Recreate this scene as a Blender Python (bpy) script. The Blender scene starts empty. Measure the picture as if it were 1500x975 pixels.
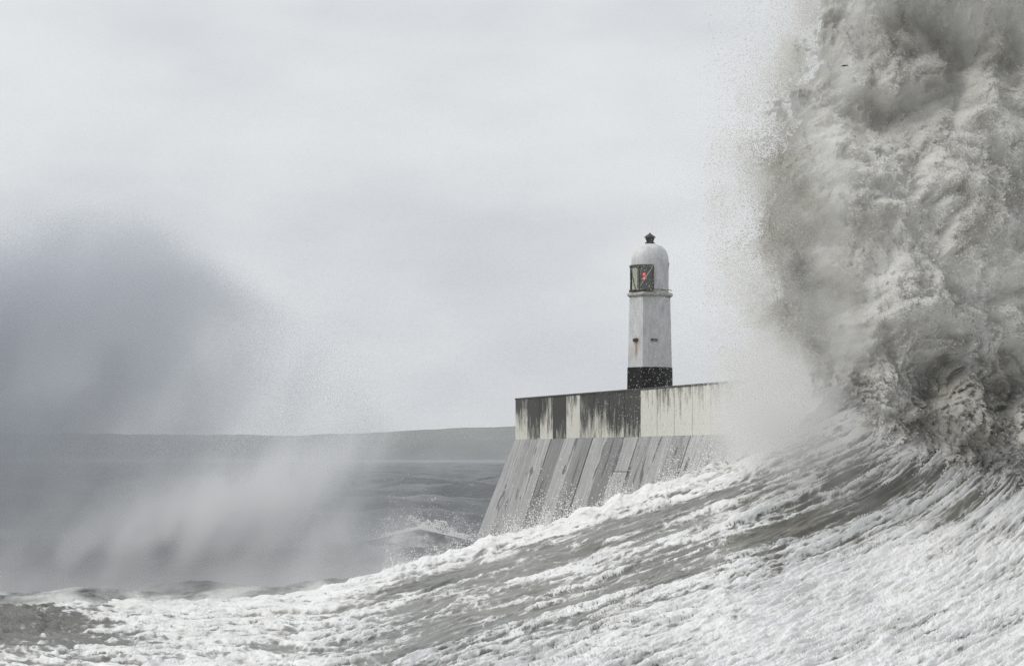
import bpy, bmesh, math
import numpy as np
from mathutils import Vector

R = math.radians
sc = bpy.context.scene
COL = sc.collection
rng = np.random.default_rng(7)

# ------------------------------------------------------------------ camera, sky, sun, exposure
F = 4000.0                       # focal length in photo pixels (1500 px wide)
EYE = 6.0                        # eye height above mean sea level
HORIZON = 668.0                  # photo row of the horizon
cam = bpy.data.cameras.new('camera')
cam_ob = bpy.data.objects.new('camera', cam)
COL.objects.link(cam_ob)
cam.sensor_width = 36.0
cam.lens = 36.0 * F / 1500.0
cam.shift_y = (HORIZON - 487.5) / 1500.0
cam.clip_start = 0.5
cam.clip_end = 40000.0
cam_ob.location = (0, 0, EYE)
cam_ob.rotation_euler = (R(90), 0, 0)
sc.camera = cam_ob

SUN_EL, SUN_AZ = 42.0, -99.0     # azimuth measured from +Y towards +X
world = bpy.data.worlds.new('World')
sc.world = world
world.use_nodes = True
wt = world.node_tree
wt.nodes.clear()


def N(tree, typ, **kw):
    n = tree.nodes.new(typ)
    for k, v in kw.items():
        if k == 'inp':
            for kk, vv in v.items():
                n.inputs[kk].default_value = vv
        else:
            setattr(n, k, v)
    return n


def math_node(t, op, a, b=None, clamp=False):
    n = t.nodes.new('ShaderNodeMath')
    n.operation = op
    n.use_clamp = clamp
    for i, v in enumerate((a, b)):
        if v is None:
            continue
        if isinstance(v, (int, float)):
            n.inputs[i].default_value = v
        else:
            t.links.new(v, n.inputs[i])
    return n.outputs[0]


def mix_col(t, fac, a, b, blend='MIX'):
    n = t.nodes.new('ShaderNodeMix')
    n.data_type = 'RGBA'
    n.blend_type = blend
    for sock, v in ((n.inputs[0], fac), (n.inputs[6], a), (n.inputs[7], b)):
        if isinstance(v, (int, float)):
            sock.default_value = v
        elif isinstance(v, tuple):
            sock.default_value = v if len(v) == 4 else (*v, 1)
        else:
            t.links.new(v, sock)
    return n.outputs[2]


def ramp(t, val, stops, interp='LINEAR'):
    n = t.nodes.new('ShaderNodeValToRGB')
    n.color_ramp.interpolation = interp
    e = n.color_ramp.elements
    while len(e) < len(stops):
        e.new(0.5)
    for el, (p, c) in zip(e, stops):
        el.position = p
        el.color = (c, c, c, 1) if isinstance(c, (int, float)) else (*c[:3], 1)
    t.links.new(val, n.inputs[0])
    return n.outputs[0]


sky = N(wt, 'ShaderNodeTexSky', sky_type='NISHITA', sun_disc=False, sun_elevation=R(SUN_EL),
        sun_rotation=R(SUN_AZ), air_density=1.0, dust_density=4.0, ozone_density=1.0)
hs = N(wt, 'ShaderNodeHueSaturation', inp={'Saturation': 0.12})
wt.links.new(sky.outputs[0], hs.inputs['Color'])
tc = N(wt, 'ShaderNodeTexCoord')
mp = N(wt, 'ShaderNodeMapping', inp={'Scale': (6, 6, 16), 'Location': (0.3, 0.0, 0.35)})
wt.links.new(tc.outputs['Generated'], mp.inputs[0])
cn = N(wt, 'ShaderNodeTexNoise', inp={'Scale': 1.0, 'Detail': 4.0, 'Roughness': 0.5})
wt.links.new(mp.outputs[0], cn.inputs['Vector'])
cloud = ramp(wt, cn.outputs[0], [(0.3, (6.15, 6.46, 6.86)), (0.68, (7.75, 8.0, 8.2))], 'EASE')
# the overcast is brightest ahead (down-coast) and duller behind the camera
sep = N(wt, 'ShaderNodeSeparateXYZ')
wt.links.new(tc.outputs['Generated'], sep.inputs[0])
grad = N(wt, 'ShaderNodeMapRange', inp={1: -1.0, 2: 0.8, 3: 0.67, 4: 1.0})
wt.links.new(sep.outputs[1], grad.inputs[0])
cl2 = mix_col(wt, 1.0, cloud, grad.outputs[0], 'MULTIPLY')
zen = N(wt, 'ShaderNodeMapRange', interpolation_type='SMOOTHSTEP', inp={1: 0.15, 2: 0.9, 3: 1.0, 4: 1.7})   # an overcast sky is brightest overhead
wt.links.new(sep.outputs[2], zen.inputs[0])
cl2 = mix_col(wt, 1.0, cl2, zen.outputs[0], 'MULTIPLY')
skyc = mix_col(wt, 0.88, hs.outputs[0], cl2)
bg = N(wt, 'ShaderNodeBackground', inp={'Strength': 0.1})
wt.links.new(skyc, bg.inputs[0])
wo = N(wt, 'ShaderNodeOutputWorld')
wt.links.new(bg.outputs[0], wo.inputs[0])

sun = bpy.data.lights.new('sun', 'SUN')
sun.energy = 1.5
sun.angle = R(22)
sun.color = (1.0, 0.97, 0.93)
sun_ob = bpy.data.objects.new('sun', sun)
COL.objects.link(sun_ob)
sd = Vector((math.sin(R(SUN_AZ)) * math.cos(R(SUN_EL)), math.cos(R(SUN_AZ)) * math.cos(R(SUN_EL)), math.sin(R(SUN_EL))))
sun_ob.rotation_euler = sd.to_track_quat('Z', 'Y').to_euler()

sc.view_settings.view_transform = 'Standard'
sc.view_settings.look = 'None'
sc.view_settings.exposure = 0.1
sc.view_settings.gamma = 1.0
sc.view_settings.use_curve_mapping = False
cy = sc.cycles
cy.use_adaptive_sampling = True
cy.adaptive_threshold = 0.02
cy.use_denoising = True
cy.denoiser = 'OPENIMAGEDENOISE'
cy.denoising_input_passes = 'RGB_ALBEDO_NORMAL'
cy.denoising_prefilter = 'NONE'
cy.max_bounces = 8
cy.diffuse_bounces = 6
cy.glossy_bounces = 3
cy.transmission_bounces = 6
cy.transparent_max_bounces = 48
cy.volume_bounces = 3
cy.volume_max_steps = 192
cy.volume_step_rate = 2.0
cy.sample_clamp_indirect = 8.0


# ------------------------------------------------------------------ noise (numpy)
def _hash(ix, iy, iz, seed):
    h = (ix.astype(np.uint32) * np.uint32(374761393) + iy.astype(np.uint32) * np.uint32(668265263)
         + iz.astype(np.uint32) * np.uint32(2246822519) + np.uint32(seed * 3266489917 % 4294967296))
    h = (h ^ (h >> np.uint32(13))) * np.uint32(1274126177)
    h = (h ^ (h >> np.uint32(16))) * np.uint32(2654435761)
    return h ^ (h >> np.uint32(15))


def perlin2(x, y, seed=0):
    x = np.asarray(x, np.float32); y = np.asarray(y, np.float32)
    xf = np.floor(x); yf = np.floor(y)
    ix = xf.astype(np.int32); iy = yf.astype(np.int32)
    fx = x - xf; fy = y - yf
    u = fx * fx * fx * (fx * (fx * 6 - 15) + 10)
    v = fy * fy * fy * (fy * (fy * 6 - 15) + 10)
    z0 = np.zeros_like(ix)

    def g(a, b):
        ang = (_hash(ix + a, iy + b, z0, seed) & np.uint32(1023)).astype(np.float32) * (2 * np.pi / 1024)
        return np.cos(ang) * (fx - a) + np.sin(ang) * (fy - b)
    a = g(0, 0); a += u * (g(1, 0) - a)
    b = g(0, 1); b += u * (g(1, 1) - b)
    return 1.5 * (a + v * (b - a))


def perlin3(x, y, z, seed=0):
    x = np.asarray(x, np.float32); y = np.asarray(y, np.float32); z = np.asarray(z, np.float32)
    x, y, z = np.broadcast_arrays(x, y, z)
    xf, yf, zf = np.floor(x), np.floor(y), np.floor(z)
    ix, iy, iz = xf.astype(np.int32), yf.astype(np.int32), zf.astype(np.int32)
    fx, fy, fz = x - xf, y - yf, z - zf
    s = lambda f: f * f * f * (f * (f * 6 - 15) + 10)
    u, v, w = s(fx), s(fy), s(fz)

    def g(a, b, c):
        h = _hash(ix + a, iy + b, iz + c, seed)
        ph = (h & np.uint32(255)).astype(np.float32) * (2 * np.pi / 256)
        ct = ((h >> np.uint32(8)) & np.uint32(255)).astype(np.float32) / 127.5 - 1
        st = np.sqrt(np.maximum(0, 1 - ct * ct))
        return st * np.cos(ph) * (fx - a) + st * np.sin(ph) * (fy - b) + ct * (fz - c)
    l = lambda p, q, t: p + t * (q - p)
    return 1.6 * l(l(l(g(0, 0, 0), g(1, 0, 0), u), l(g(0, 1, 0), g(1, 1, 0), u), v),
                   l(l(g(0, 0, 1), g(1, 0, 1), u), l(g(0, 1, 1), g(1, 1, 1), u), v), w)


def fbm2(x, y, octv=4, seed=0, gain=0.5, lac=2.03):
    t = 0; a = 1.0
    for i in range(octv):
        t = t + a * perlin2(x, y, seed + i); a *= gain; x = x * lac; y = y * lac
    return t


def billow2(x, y, octv=4, seed=0, gain=0.5, lac=2.07):
    t = 0; a = 1.0
    for i in range(octv):
        t = t + a * np.abs(perlin2(x, y, seed + i)); a *= gain; x = x * lac; y = y * lac
    return t


def fbm3(x, y, z, octv=4, seed=0, gain=0.5, lac=2.03):
    t = 0; a = 1.0
    for i in range(octv):
        t = t + a * perlin3(x, y, z, seed + i); a *= gain; x = x * lac; y = y * lac; z = z * lac
    return t


def sstep(a, b, x):
    t = np.clip((x - a) / (b - a), 0, 1)
    return t * t * (3 - 2 * t)


def lerp(a, b, t):
    return a + (b - a) * t


# ------------------------------------------------------------------ object helpers
def tag(o, label=None, cat=None, group=None, kind=None):
    for k, v in (('label', label), ('category', cat), ('group', group), ('kind', kind)):
        if v:
            o[k] = v
    return o


def empty(name, loc, rz=0.0):
    o = bpy.data.objects.new(name, None)
    COL.objects.link(o)
    o.location = loc
    o.rotation_euler = (0, 0, rz)
    o.empty_display_size = 0.5
    return o


def mesh_ob(name, verts, faces, mat=None, parent=None, smooth=False):
    me = bpy.data.meshes.new(name)
    me.from_pydata([tuple(v) for v in verts], [], [tuple(f) for f in faces])
    me.update()
    o = bpy.data.objects.new(name, me)
    COL.objects.link(o)
    if mat:
        me.materials.append(mat)
    if parent:
        o.parent = parent
    if smooth:
        me.polygons.foreach_set('use_smooth', [True] * len(me.polygons))
    return o


def bm_ob(name, bm, mat, parent=None, smooth=None):
    me = bpy.data.meshes.new(name)
    bmesh.ops.recalc_face_normals(bm, faces=bm.faces)
    bm.to_mesh(me)
    bm.free()
    o = bpy.data.objects.new(name, me)
    COL.objects.link(o)
    me.materials.append(mat)
    if parent:
        o.parent = parent
    if smooth is not None:
        for p in me.polygons:
            p.use_smooth = True
        me.set_sharp_from_angle(angle=R(smooth))
    return o


def grid_ob(name, P, mat, mask=None, attrs=None, kind=None):
    """P: (rows, cols, 3) points; one quad sheet, smooth, with named float / vector attributes."""
    nr, nc = P.shape[:2]
    idx = np.arange(nr * nc).reshape(nr, nc)
    q = np.stack([idx[:-1, :-1], idx[:-1, 1:], idx[1:, 1:], idx[1:, :-1]], -1).reshape(-1, 4)
    if mask is not None:
        q = q[(mask[:-1, :-1] & mask[:-1, 1:] & mask[1:, 1:] & mask[1:, :-1]).ravel()]
    me = bpy.data.meshes.new(name)
    me.vertices.add(nr * nc)
    me.vertices.foreach_set('co', np.ascontiguousarray(P, np.float32).ravel())
    me.loops.add(q.size)
    me.loops.foreach_set('vertex_index', q.ravel().astype(np.int32))
    me.polygons.add(len(q))
    me.polygons.foreach_set('loop_start', np.arange(0, q.size, 4, dtype=np.int32))
    me.polygons.foreach_set('use_smooth', np.ones(len(q), bool))
    me.update(calc_edges=True)
    for k, a in (attrs or {}).items():
        a = np.ascontiguousarray(a, np.float32)
        if a.ndim == 3:
            me.attributes.new(k, 'FLOAT_VECTOR', 'POINT').data.foreach_set('vector', a.ravel())
        else:
            me.attributes.new(k, 'FLOAT', 'POINT').data.foreach_set('value', a.ravel())
    o = bpy.data.objects.new(name, me)
    COL.objects.link(o)
    me.materials.append(mat)
    if kind:
        o['kind'] = kind
    return o


def new_mat(name):
    m = bpy.data.materials.new(name)
    m.use_nodes = True
    t = m.node_tree
    return m, t, t.nodes['Principled BSDF'], t.nodes['Material Output']


def bump(t, bsdf, height, strength=0.3, dist=0.02):
    b = N(t, 'ShaderNodeBump', inp={'Strength': strength, 'Distance': dist})
    t.links.new(height, b.inputs['Height'])
    t.links.new(b.outputs[0], bsdf.inputs['Normal'])


def noise(t, vec, scale, detail=4.0, rough=0.5, dist=0.0):
    n = N(t, 'ShaderNodeTexNoise', inp={'Scale': scale, 'Detail': detail, 'Roughness': rough, 'Distortion': dist})
    if vec is not None:
        t.links.new(vec, n.inputs['Vector'])
    return n.outputs[0]


def obj_coord(t, scale=(1, 1, 1)):
    c = N(t, 'ShaderNodeTexCoord')
    m = N(t, 'ShaderNodeMapping', inp={'Scale': scale})
    t.links.new(c.outputs['Object'], m.inputs[0])
    return m.outputs[0]


def simple_mat(name, col, rough=0.6, metal=0.0, var=0.25, scale=6.0, bmp=0.0):
    m, t, b, o = new_mat(name)
    n = noise(t, obj_coord(t), scale, 6.0, 0.6)
    c = ramp(t, n, [(0.3, tuple(v * (1 - var) for v in col)), (0.7, tuple(min(1, v * (1 + var)) for v in col))])
    t.links.new(c, b.inputs['Base Color'])
    b.inputs['Roughness'].default_value = rough
    b.inputs['Metallic'].default_value = metal
    if bmp:
        bump(t, b, n, bmp, 0.02)
    return m


# photo pixel + distance -> world
def wx(px, Y):
    return (px - 750.0) * Y / F


def wz(py, Y):
    return EYE + (HORIZON - py) * Y / F


# ------------------------------------------------------------------ sea
def sea_material():
    m, t, b, o = new_mat('storm_sea')
    at = N(t, 'ShaderNodeAttribute', attribute_name='foam')
    oc = obj_coord(t)
    n1 = noise(t, obj_coord(t, (0.35, 0.10, 1)), 1.0, 7.0, 0.62, 0.4)
    f = math_node(t, 'ADD', at.outputs['Fac'], math_node(t, 'MULTIPLY', math_node(t, 'SUBTRACT', n1, 0.5), 1.4))
    ff = ramp(t, f, [(0.42, 0.0), (0.75, 1.0)])
    n2 = noise(t, obj_coord(t, (0.05, 0.02, 1)), 1.0, 4.0)
    wcol = ramp(t, n2, [(0.3, (0.026, 0.031, 0.033)), (0.7, (0.055, 0.060, 0.060))])
    t.links.new(mix_col(t, ff, wcol, (0.62, 0.62, 0.60)), b.inputs['Base Color'])
    t.links.new(ramp(t, ff, [(0, 0.32), (1, 0.75)]), b.inputs['Roughness'])
    b.inputs['IOR'].default_value = 1.33
    b.inputs['Specular IOR Level'].default_value = 0.30
    bump(t, b, noise(t, obj_coord(t, (1.6, 0.7, 1)), 1.0, 8.0, 0.65), 0.8, 0.5)
    return m


sea_rows = np.concatenate([np.linspace(-60, 95, 24), 98 * np.exp(np.arange(0, 640) * 0.0066)])
sea_rows = sea_rows[sea_rows < 7000]
tx = np.concatenate([-np.geomspace(3.5, 0.36, 26), np.linspace(-0.34, 0.34, 560), np.geomspace(0.36, 3.5, 26)])
YY, TX = np.meshgrid(sea_rows, tx, indexing='ij')
XX = np.clip(TX * np.maximum(YY, 60), -7000, 7000)
near = sstep(98, 108, YY)
far = 1 - sstep(1200, 3500, YY)


def sharp(ph):
    return 1.6 * np.power(0.5 + 0.5 * np.sin(ph), 2.2) - 0.62


w = fbm2(XX / 90, YY / 130, 3, 11)
zz = 1.15 * sharp((YY * 0.98 + XX * 0.22) * 2 * np.pi / 62 + 2.6 * w)
zz += 0.85 * sharp((YY * 0.9 - XX * 0.4) * 2 * np.pi / 27 + 2.0 * fbm2(XX / 40, YY / 50, 2, 21))
zz += 0.50 * fbm2(XX / 9, YY / 7, 5, 31, 0.55)
zz *= near * far
# a wave breaking against the end of the pier
gx, gy = wx(622, 176), 176.0
brk = np.exp(-(((XX - gx) / 5.6) ** 2 + ((YY - gy) / 5.0) ** 2))
zz += brk * (1.75 + 1.0 * fbm2(XX / 1.3, YY / 3.0, 4, 41, .6))
# the far swell that stands up against the headland beside the pier
zz += 3.4 * np.exp(-((YY - 430 - 0.4 * XX) / 18) ** 2) * sstep(-26, -14, XX * 400 / np.maximum(YY, 60)) * (0.75 + 0.5 * fbm2(XX / 25, YY / 40, 3, 44))
zz -= 1.6 * (1 - near)
foam = 0.10 + 0.42 * np.clip(brk * 1.2, 0, 1) + 0.22 * sstep(1.0, 2.0, zz) * far + 0.55 * (1 - sstep(118, 165, YY))
sea = grid_ob('sea', np.stack([XX, YY, zz], -1), sea_material(), attrs={'foam': foam}, kind='structure')
tag(sea, 'dark grey stormy sea with swell running towards the headland', 'sea')


# ------------------------------------------------------------------ headland
def headland():
    nx, ny = 420, 60
    u = np.linspace(-2600, 3600, nx)
    v = np.linspace(0, 1, ny)
    U, V = np.meshgrid(u, v)
    Y0 = 4600.0
    px = 750 + U / Y0 * F
    ytop = np.interp(px, [-2000, -300, 100, 430, 520, 600, 650, 760, 1000, 1400, 3000],
                     [640, 634, 634, 635.5, 632, 628, 625, 623, 622, 626, 640])
    H = (HORIZON - ytop) * Y0 / F + EYE
    prof = np.where(V < 0.12, V / 0.12 * 0.55, 0.55 + 0.45 * np.sin(np.clip((V - 0.12) / 0.5, 0, 1) * np.pi / 2))
    prof = prof * (1 - sstep(0.8, 1.0, V))
    Z = H * prof + (0.8 + 2.0 * prof) * fbm2(U / 120, V * 9, 5, 61) * sstep(0, .05, V)
    Z = Z - 6 * (V < 0.001) - 8 * (V > 0.999)
    Y = Y0 - 250 + V * 900 + 50 * fbm2(U / 500, V * 2, 3, 71)
    m = simple_mat('headland_turf', (0.055, 0.062, 0.048), 0.9, var=0.5, scale=0.012)
    o = grid_ob('headland_hill', np.stack([U, Y, Z], -1), m, kind='structure')
    tag(o, 'long low grey headland across the bay', 'headland')


headland()


# ------------------------------------------------------------------ foreground wave
CX = [-700, 0, 150, 300, 400, 470, 530, 600, 700, 790, 850, 920, 1000, 1060, 1110, 1150, 1185, 1215, 1245, 1290, 1340, 1400, 1500, 1700, 2600]
CY = [888, 886, 885, 884, 879, 869, 853, 832, 803, 776, 757, 733, 706, 684, 664, 645, 618, 586, 562, 545, 534, 526, 518, 508, 500]


def crest_y(x):
    k = np.array([1, 4, 6, 4, 1.]) / 16
    return sum(kk * np.interp(x + dx, CX, CY) for kk, dx in zip(k, (-30, -15, 0, 15, 30)))


def crest_Y(x):
    return np.interp(x, [-700, 0, 400, 700, 1000, 1170, 1500, 2600], [114, 114, 116, 117, 110, 107, 108, 106])


def foot_y(px):
    """where the curtain of spray runs into the wave's face"""
    return np.interp(px, [1000, 1150, 1190, 1240, 1300, 1400, 1500, 1800], [585, 575, 572, 598, 642, 690, 712, 735])


def wave_Y(px, t):
    p = 1 + 1.4 * sstep(1060, 1330, px)
    return crest_Y(px) + (near_Y(px) - crest_Y(px)) * np.clip(t, 0, 1) ** p


def near_Y(x):
    return np.interp(x, [-700, 0, 700, 1500, 2600], [73, 73, 70, 66, 66])


def wave():
    px = np.concatenate([np.linspace(-700, -40, 160), np.linspace(-38, 1540, 1130), np.linspace(1545, 2300, 180)])
    T = np.concatenate([np.linspace(-0.26, -0.006, 45), np.linspace(0, 1.02, 470), np.linspace(1.04, 1.9, 50)])
    TT, PX = np.meshgrid(T, px, indexing='ij')
    yc, Yc, Yn = crest_y(PX), crest_Y(PX), near_Y(PX)
    t = np.clip(TT, 0, 1)
    py = yc + (1000 - yc) * t
    Y = wave_Y(PX, t)
    z = wz(py, Y)
    d = (py - yc)
    fwd = np.clip(TT - 1, 0, None)
    Y = Y - fwd * 40
    z = z - fwd * 0.4
    back = np.clip(-TT, 0, None) / 0.26
    Y = Y + back * 9
    z = lerp(z, -1.6, sstep(0, 1, back) * 0.6 + 0.4 * back)
    X = wx(PX, np.maximum(Y, 60)) if False else (PX - 750.0) * np.maximum(Y, 1) / F
    a = PX / 38.0
    ref = np.where(PX < 1060, crest_y(PX), np.interp(PX, [1060, 1120, 1200, 1300, 1400, 1500, 2600], [684, 662, 632, 596, 556, 512, 0]))
    b = np.where(TT >= 0, (py - ref) / 7.2, (yc - ref) / 7.2 + TT * 42.0)
    turn = np.clip(PX - 1150, 0, None)
    b2 = b + 0.00010 * np.minimum(turn, 420) ** 2 * (1 - 0.8 * sstep(600, 900, py)) + 0.9 * fbm2(a * .16, b * .10, 3, 101) + 0.018 * np.clip(600 - PX, 0, 700) * 0.3
    # ---- foam layout
    band = np.exp(-((d - 42 - 0.02 * (PX - 700)) / 26) ** 2) * sstep(480, 700, PX) * (1 - sstep(1250, 1420, PX))
    band2 = np.exp(-((d - 105 - 0.06 * (PX - 600)) / 34) ** 2) * sstep(430, 620, PX) * (1 - sstep(1230, 1380, PX))
    dkl = np.exp(-((PX - 30) / 120) ** 2 - ((py - 912) / 38) ** 2)
    crestw = np.exp(-(d / 22) ** 2)
    right = sstep(735, 860, py + 0.10 * (PX - 1130)) * sstep(850, 1150, PX)
    curl = np.exp(-((PX - 1225) / 75) ** 2 - ((py - 610) / 60) ** 2)
    L = 0.44 + 0.30 * crestw + 0.26 * right + 0.25 * curl - 0.38 * band - 0.30 * band2 - 0.72 * dkl
    L += 0.14 * np.exp(-((d - 75) / 22) ** 2) * sstep(600, 900, PX) * (1 - sstep(1150, 1300, PX))
    L -= (0.30 * np.exp(-((py - (792 - 0.30 * (PX - 1080))) / 22) ** 2) + 0.18 * np.exp(-((py - (842 - 0.33 * (PX - 1100))) / 9) ** 2)) * sstep(850, 1000, PX)
    L += 0.04 * right + 0.12 * np.exp(-((py - foot_y(PX) - 10) / 40) ** 2) * sstep(1170, 1230, PX)
    sB = fbm2(a * 0.07, b2 * 0.17, 3, 231, 0.5)
    s1 = fbm2(a * 0.20, b2 * 0.62, 4, 201, 0.55)
    s2 = fbm2(a * 0.42 + 1.2 * s1, b2 * 1.35 + .8 * sB, 4, 211, 0.55)
    s3 = fbm2(a * 1.9 + 1.2 * s1, b2 * 1.5 + s2, 4, 221, 0.6)
    iso = fbm2(PX / 58 + .8 * s1, py / 24 + .5 * s2, 5, 251, .6)
    s1, s2, s3 = (q * (1 - 0.35 * right) for q in (s1, s2, s3))
    s2 = s2 + 0.7 * right * iso
    crack = 1 - np.abs(perlin2(a * 0.24 + 1.3 * s2, b2 * 0.55 + .5 * s1, 241)) * 2.2
    foam = L + 0.22 * sB + 0.30 * s1 + 0.36 * s2 + 0.11 * s3 + 0.5 * dkl * (fbm2(PX / 24, py / 7.5, 4, 261, .6) - .1) - 0.50 * sstep(0.84, 1.0, crack) * sstep(-.2, .5, sB + s1)
    fs = sstep(0.25, 0.75, foam)
    # ---- relief (metres)
    r1 = 1 - np.abs(perlin2(a * 0.16 + .4 * s1, b2 * 0.42, 301)) * 1.7
    r2 = 1 - np.abs(perlin2(a * 0.38 + .3 * s2, b2 * 1.0, 311)) * 1.7
    churn = billow2(a * 0.8 + 0.7 * s1, b2 * 0.36 + 0.4 * s2, 4, 321, 0.5)
    rough_r = np.clip(right + 0.15 + 0.5 * crestw + 3.5 * dkl, 0, 4)
    dz = (0.16 * r1 + 0.07 * r2) * (1 - 0.7 * right) + 0.09 * (fs - 0.5) + 0.05 * s2 + 0.02 * s3
    dz += rough_r * 0.11 * (churn - 0.4)
    roll = billow2(PX / 46.0, d / 30.0 + 0.3 * s1, 3, 331, 0.4)
    dz += crestw * 0.34 * (roll - 0.25) * sstep(380, 700, PX) * (TT > -0.1)
    dz += crestw * 0.12 * (roll - 0.4) * (1 - sstep(300, 600, PX))
    hi = fbm2(a * 3.1, b * 2.6, 4, 341, 0.6)
    dz += 0.024 * hi * (0.1 + fs)
    fade = 1 - 0.75 * sstep(0.1, 1, back)
    z = z + dz * fade
    Y = Y - 0.6 * dz * crestw * fade
    P = np.stack([X, Y, z], -1)
    return P, np.clip(foam, -1, 2), np.stack([a, b2, s1], -1), TT, PX


def wave_material():
    m, t, b, o = new_mat('foaming_water')
    fo = N(t, 'ShaderNodeAttribute', attribute_name='foam').outputs['Fac']
    fl = N(t, 'ShaderNodeAttribute', attribute_name='flow').outputs['Vector']
    mp = N(t, 'ShaderNodeMapping', inp={'Scale': (0.5, 0.9, 1)})
    t.links.new(fl, mp.inputs[0])
    n1 = noise(t, mp.outputs[0], 1.0, 5.0, 0.6, 0.6)
    mp3 = N(t, 'ShaderNodeMapping', inp={'Scale': (3.4, 1.9, 1)})
    t.links.new(fl, mp3.inputs[0])
    n3 = noise(t, mp3.outputs[0], 1.0, 5.0, 0.68, 0.3)
    mp2 = N(t, 'ShaderNodeMapping', inp={'Scale': (1.7, 1.25, 1)})
    t.links.new(fl, mp2.inputs[0])
    wob = N(t, 'ShaderNodeVectorMath', operation='ADD')
    nw = N(t, 'ShaderNodeTexNoise', inp={'Scale': 1.4, 'Detail': 3.0})
    t.links.new(mp2.outputs[0], nw.inputs['Vector'])
    t.links.new(mp2.outputs[0], wob.inputs[0]); t.links.new(nw.outputs['Color'], wob.inputs[1])
    v = N(t, 'ShaderNodeTexVoronoi', feature='DISTANCE_TO_EDGE', inp={'Scale': 1.0, 'Detail': 1.5})
    t.links.new(wob.outputs[0], v.inputs['Vector'])
    lace = ramp(t, v.outputs['Distance'], [(0.0, 1.0), (0.20, 0.0)])
    f = math_node(t, 'ADD', fo, math_node(t, 'MULTIPLY', math_node(t, 'SUBTRACT', n1, 0.5), 0.55))
    f = math_node(t, 'ADD', f, math_node(t, 'MULTIPLY', math_node(t, 'SUBTRACT', n3, 0.5), 0.5))
    f = math_node(t, 'ADD', f, math_node(t, 'MULTIPLY', math_node(t, 'SUBTRACT', lace, 0.30), 0.36))
    ff = ramp(t, f, [(0.22, 0.0), (0.38, 0.22), (0.55, 0.78), (0.74, 1.0)])
    tone = noise(t, mp.outputs[0], 0.35, 3.0)
    water = ramp(t, tone, [(0.3, (0.080, 0.080, 0.069)), (0.7, (0.185, 0.178, 0.155))])
    foamc = ramp(t, n1, [(0.25, (0.57, 0.562, 0.535)), (0.6, (0.72, 0.72, 0.715))])
    t.links.new(mix_col(t, ff, water, foamc), b.inputs['Base Color'])
    t.links.new(ramp(t, ff, [(0, 0.28), (1, 0.8)]), b.inputs['Roughness'])
    b.inputs['IOR'].default_value = 1.33
    h = math_node(t, 'ADD', math_node(t, 'MULTIPLY', ff, 0.8), math_node(t, 'MULTIPLY', n3, math_node(t, 'ADD', ff, 0.25)))
    bump(t, b, h, 0.38, 0.08)
    return m


WAVE_MAT = wave_material()
P, foam_a, flow, TTw, PXw = wave()
wv = grid_ob('breaking_wave_water', P, WAVE_MAT, attrs={'foam': foam_a, 'flow': flow}, kind='structure')
tag(wv, 'white streaked breaking wave rising to the right in front of the pier', 'wave')


# ------------------------------------------------------------------ pier
E_S = np.array([0.256, -0.967, 0.0]); E_S /= np.linalg.norm(E_S)      # along the pier, towards the shore
E_N = np.array([-E_S[1] * -1, 0, 0])
E_N = np.array([E_S[1], -E_S[0], 0.0])                                 # outward from the seaward face
P0 = np.array([0.2, 160.0, 0.0])
pier = empty('breakwater_pier', tuple(P0))
tag(pier, 'concrete breakwater pier with stained parapet and sloping slab face', 'breakwater')


def PL(s, n, z):
    """pier coordinates -> local to the pier's empty"""
    return E_S * s + E_N * n + np.array([0, 0, z])


def prism(name, corners_lo, corners_hi, mat, parent, bevel=0.0, attrs=None):
    vs = [PL(*c) for c in corners_lo] + [PL(*c) for c in corners_hi]
    k = len(corners_lo)
    bm = bmesh.new()
    bv = [bm.verts.new(v) for v in vs]
    bm.faces.new(bv[:k][::-1]); bm.faces.new(bv[k:])
    for i in range(k):
        j = (i + 1) % k
        bm.faces.new((bv[i], bv[j], bv[k + j], bv[k + i]))
    if bevel:
        bmesh.ops.bevel(bm, geom=bm.edges[:], offset=bevel, segments=2, affect='EDGES', profile=0.5)
    return bm_ob(name, bm, mat, parent)


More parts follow.
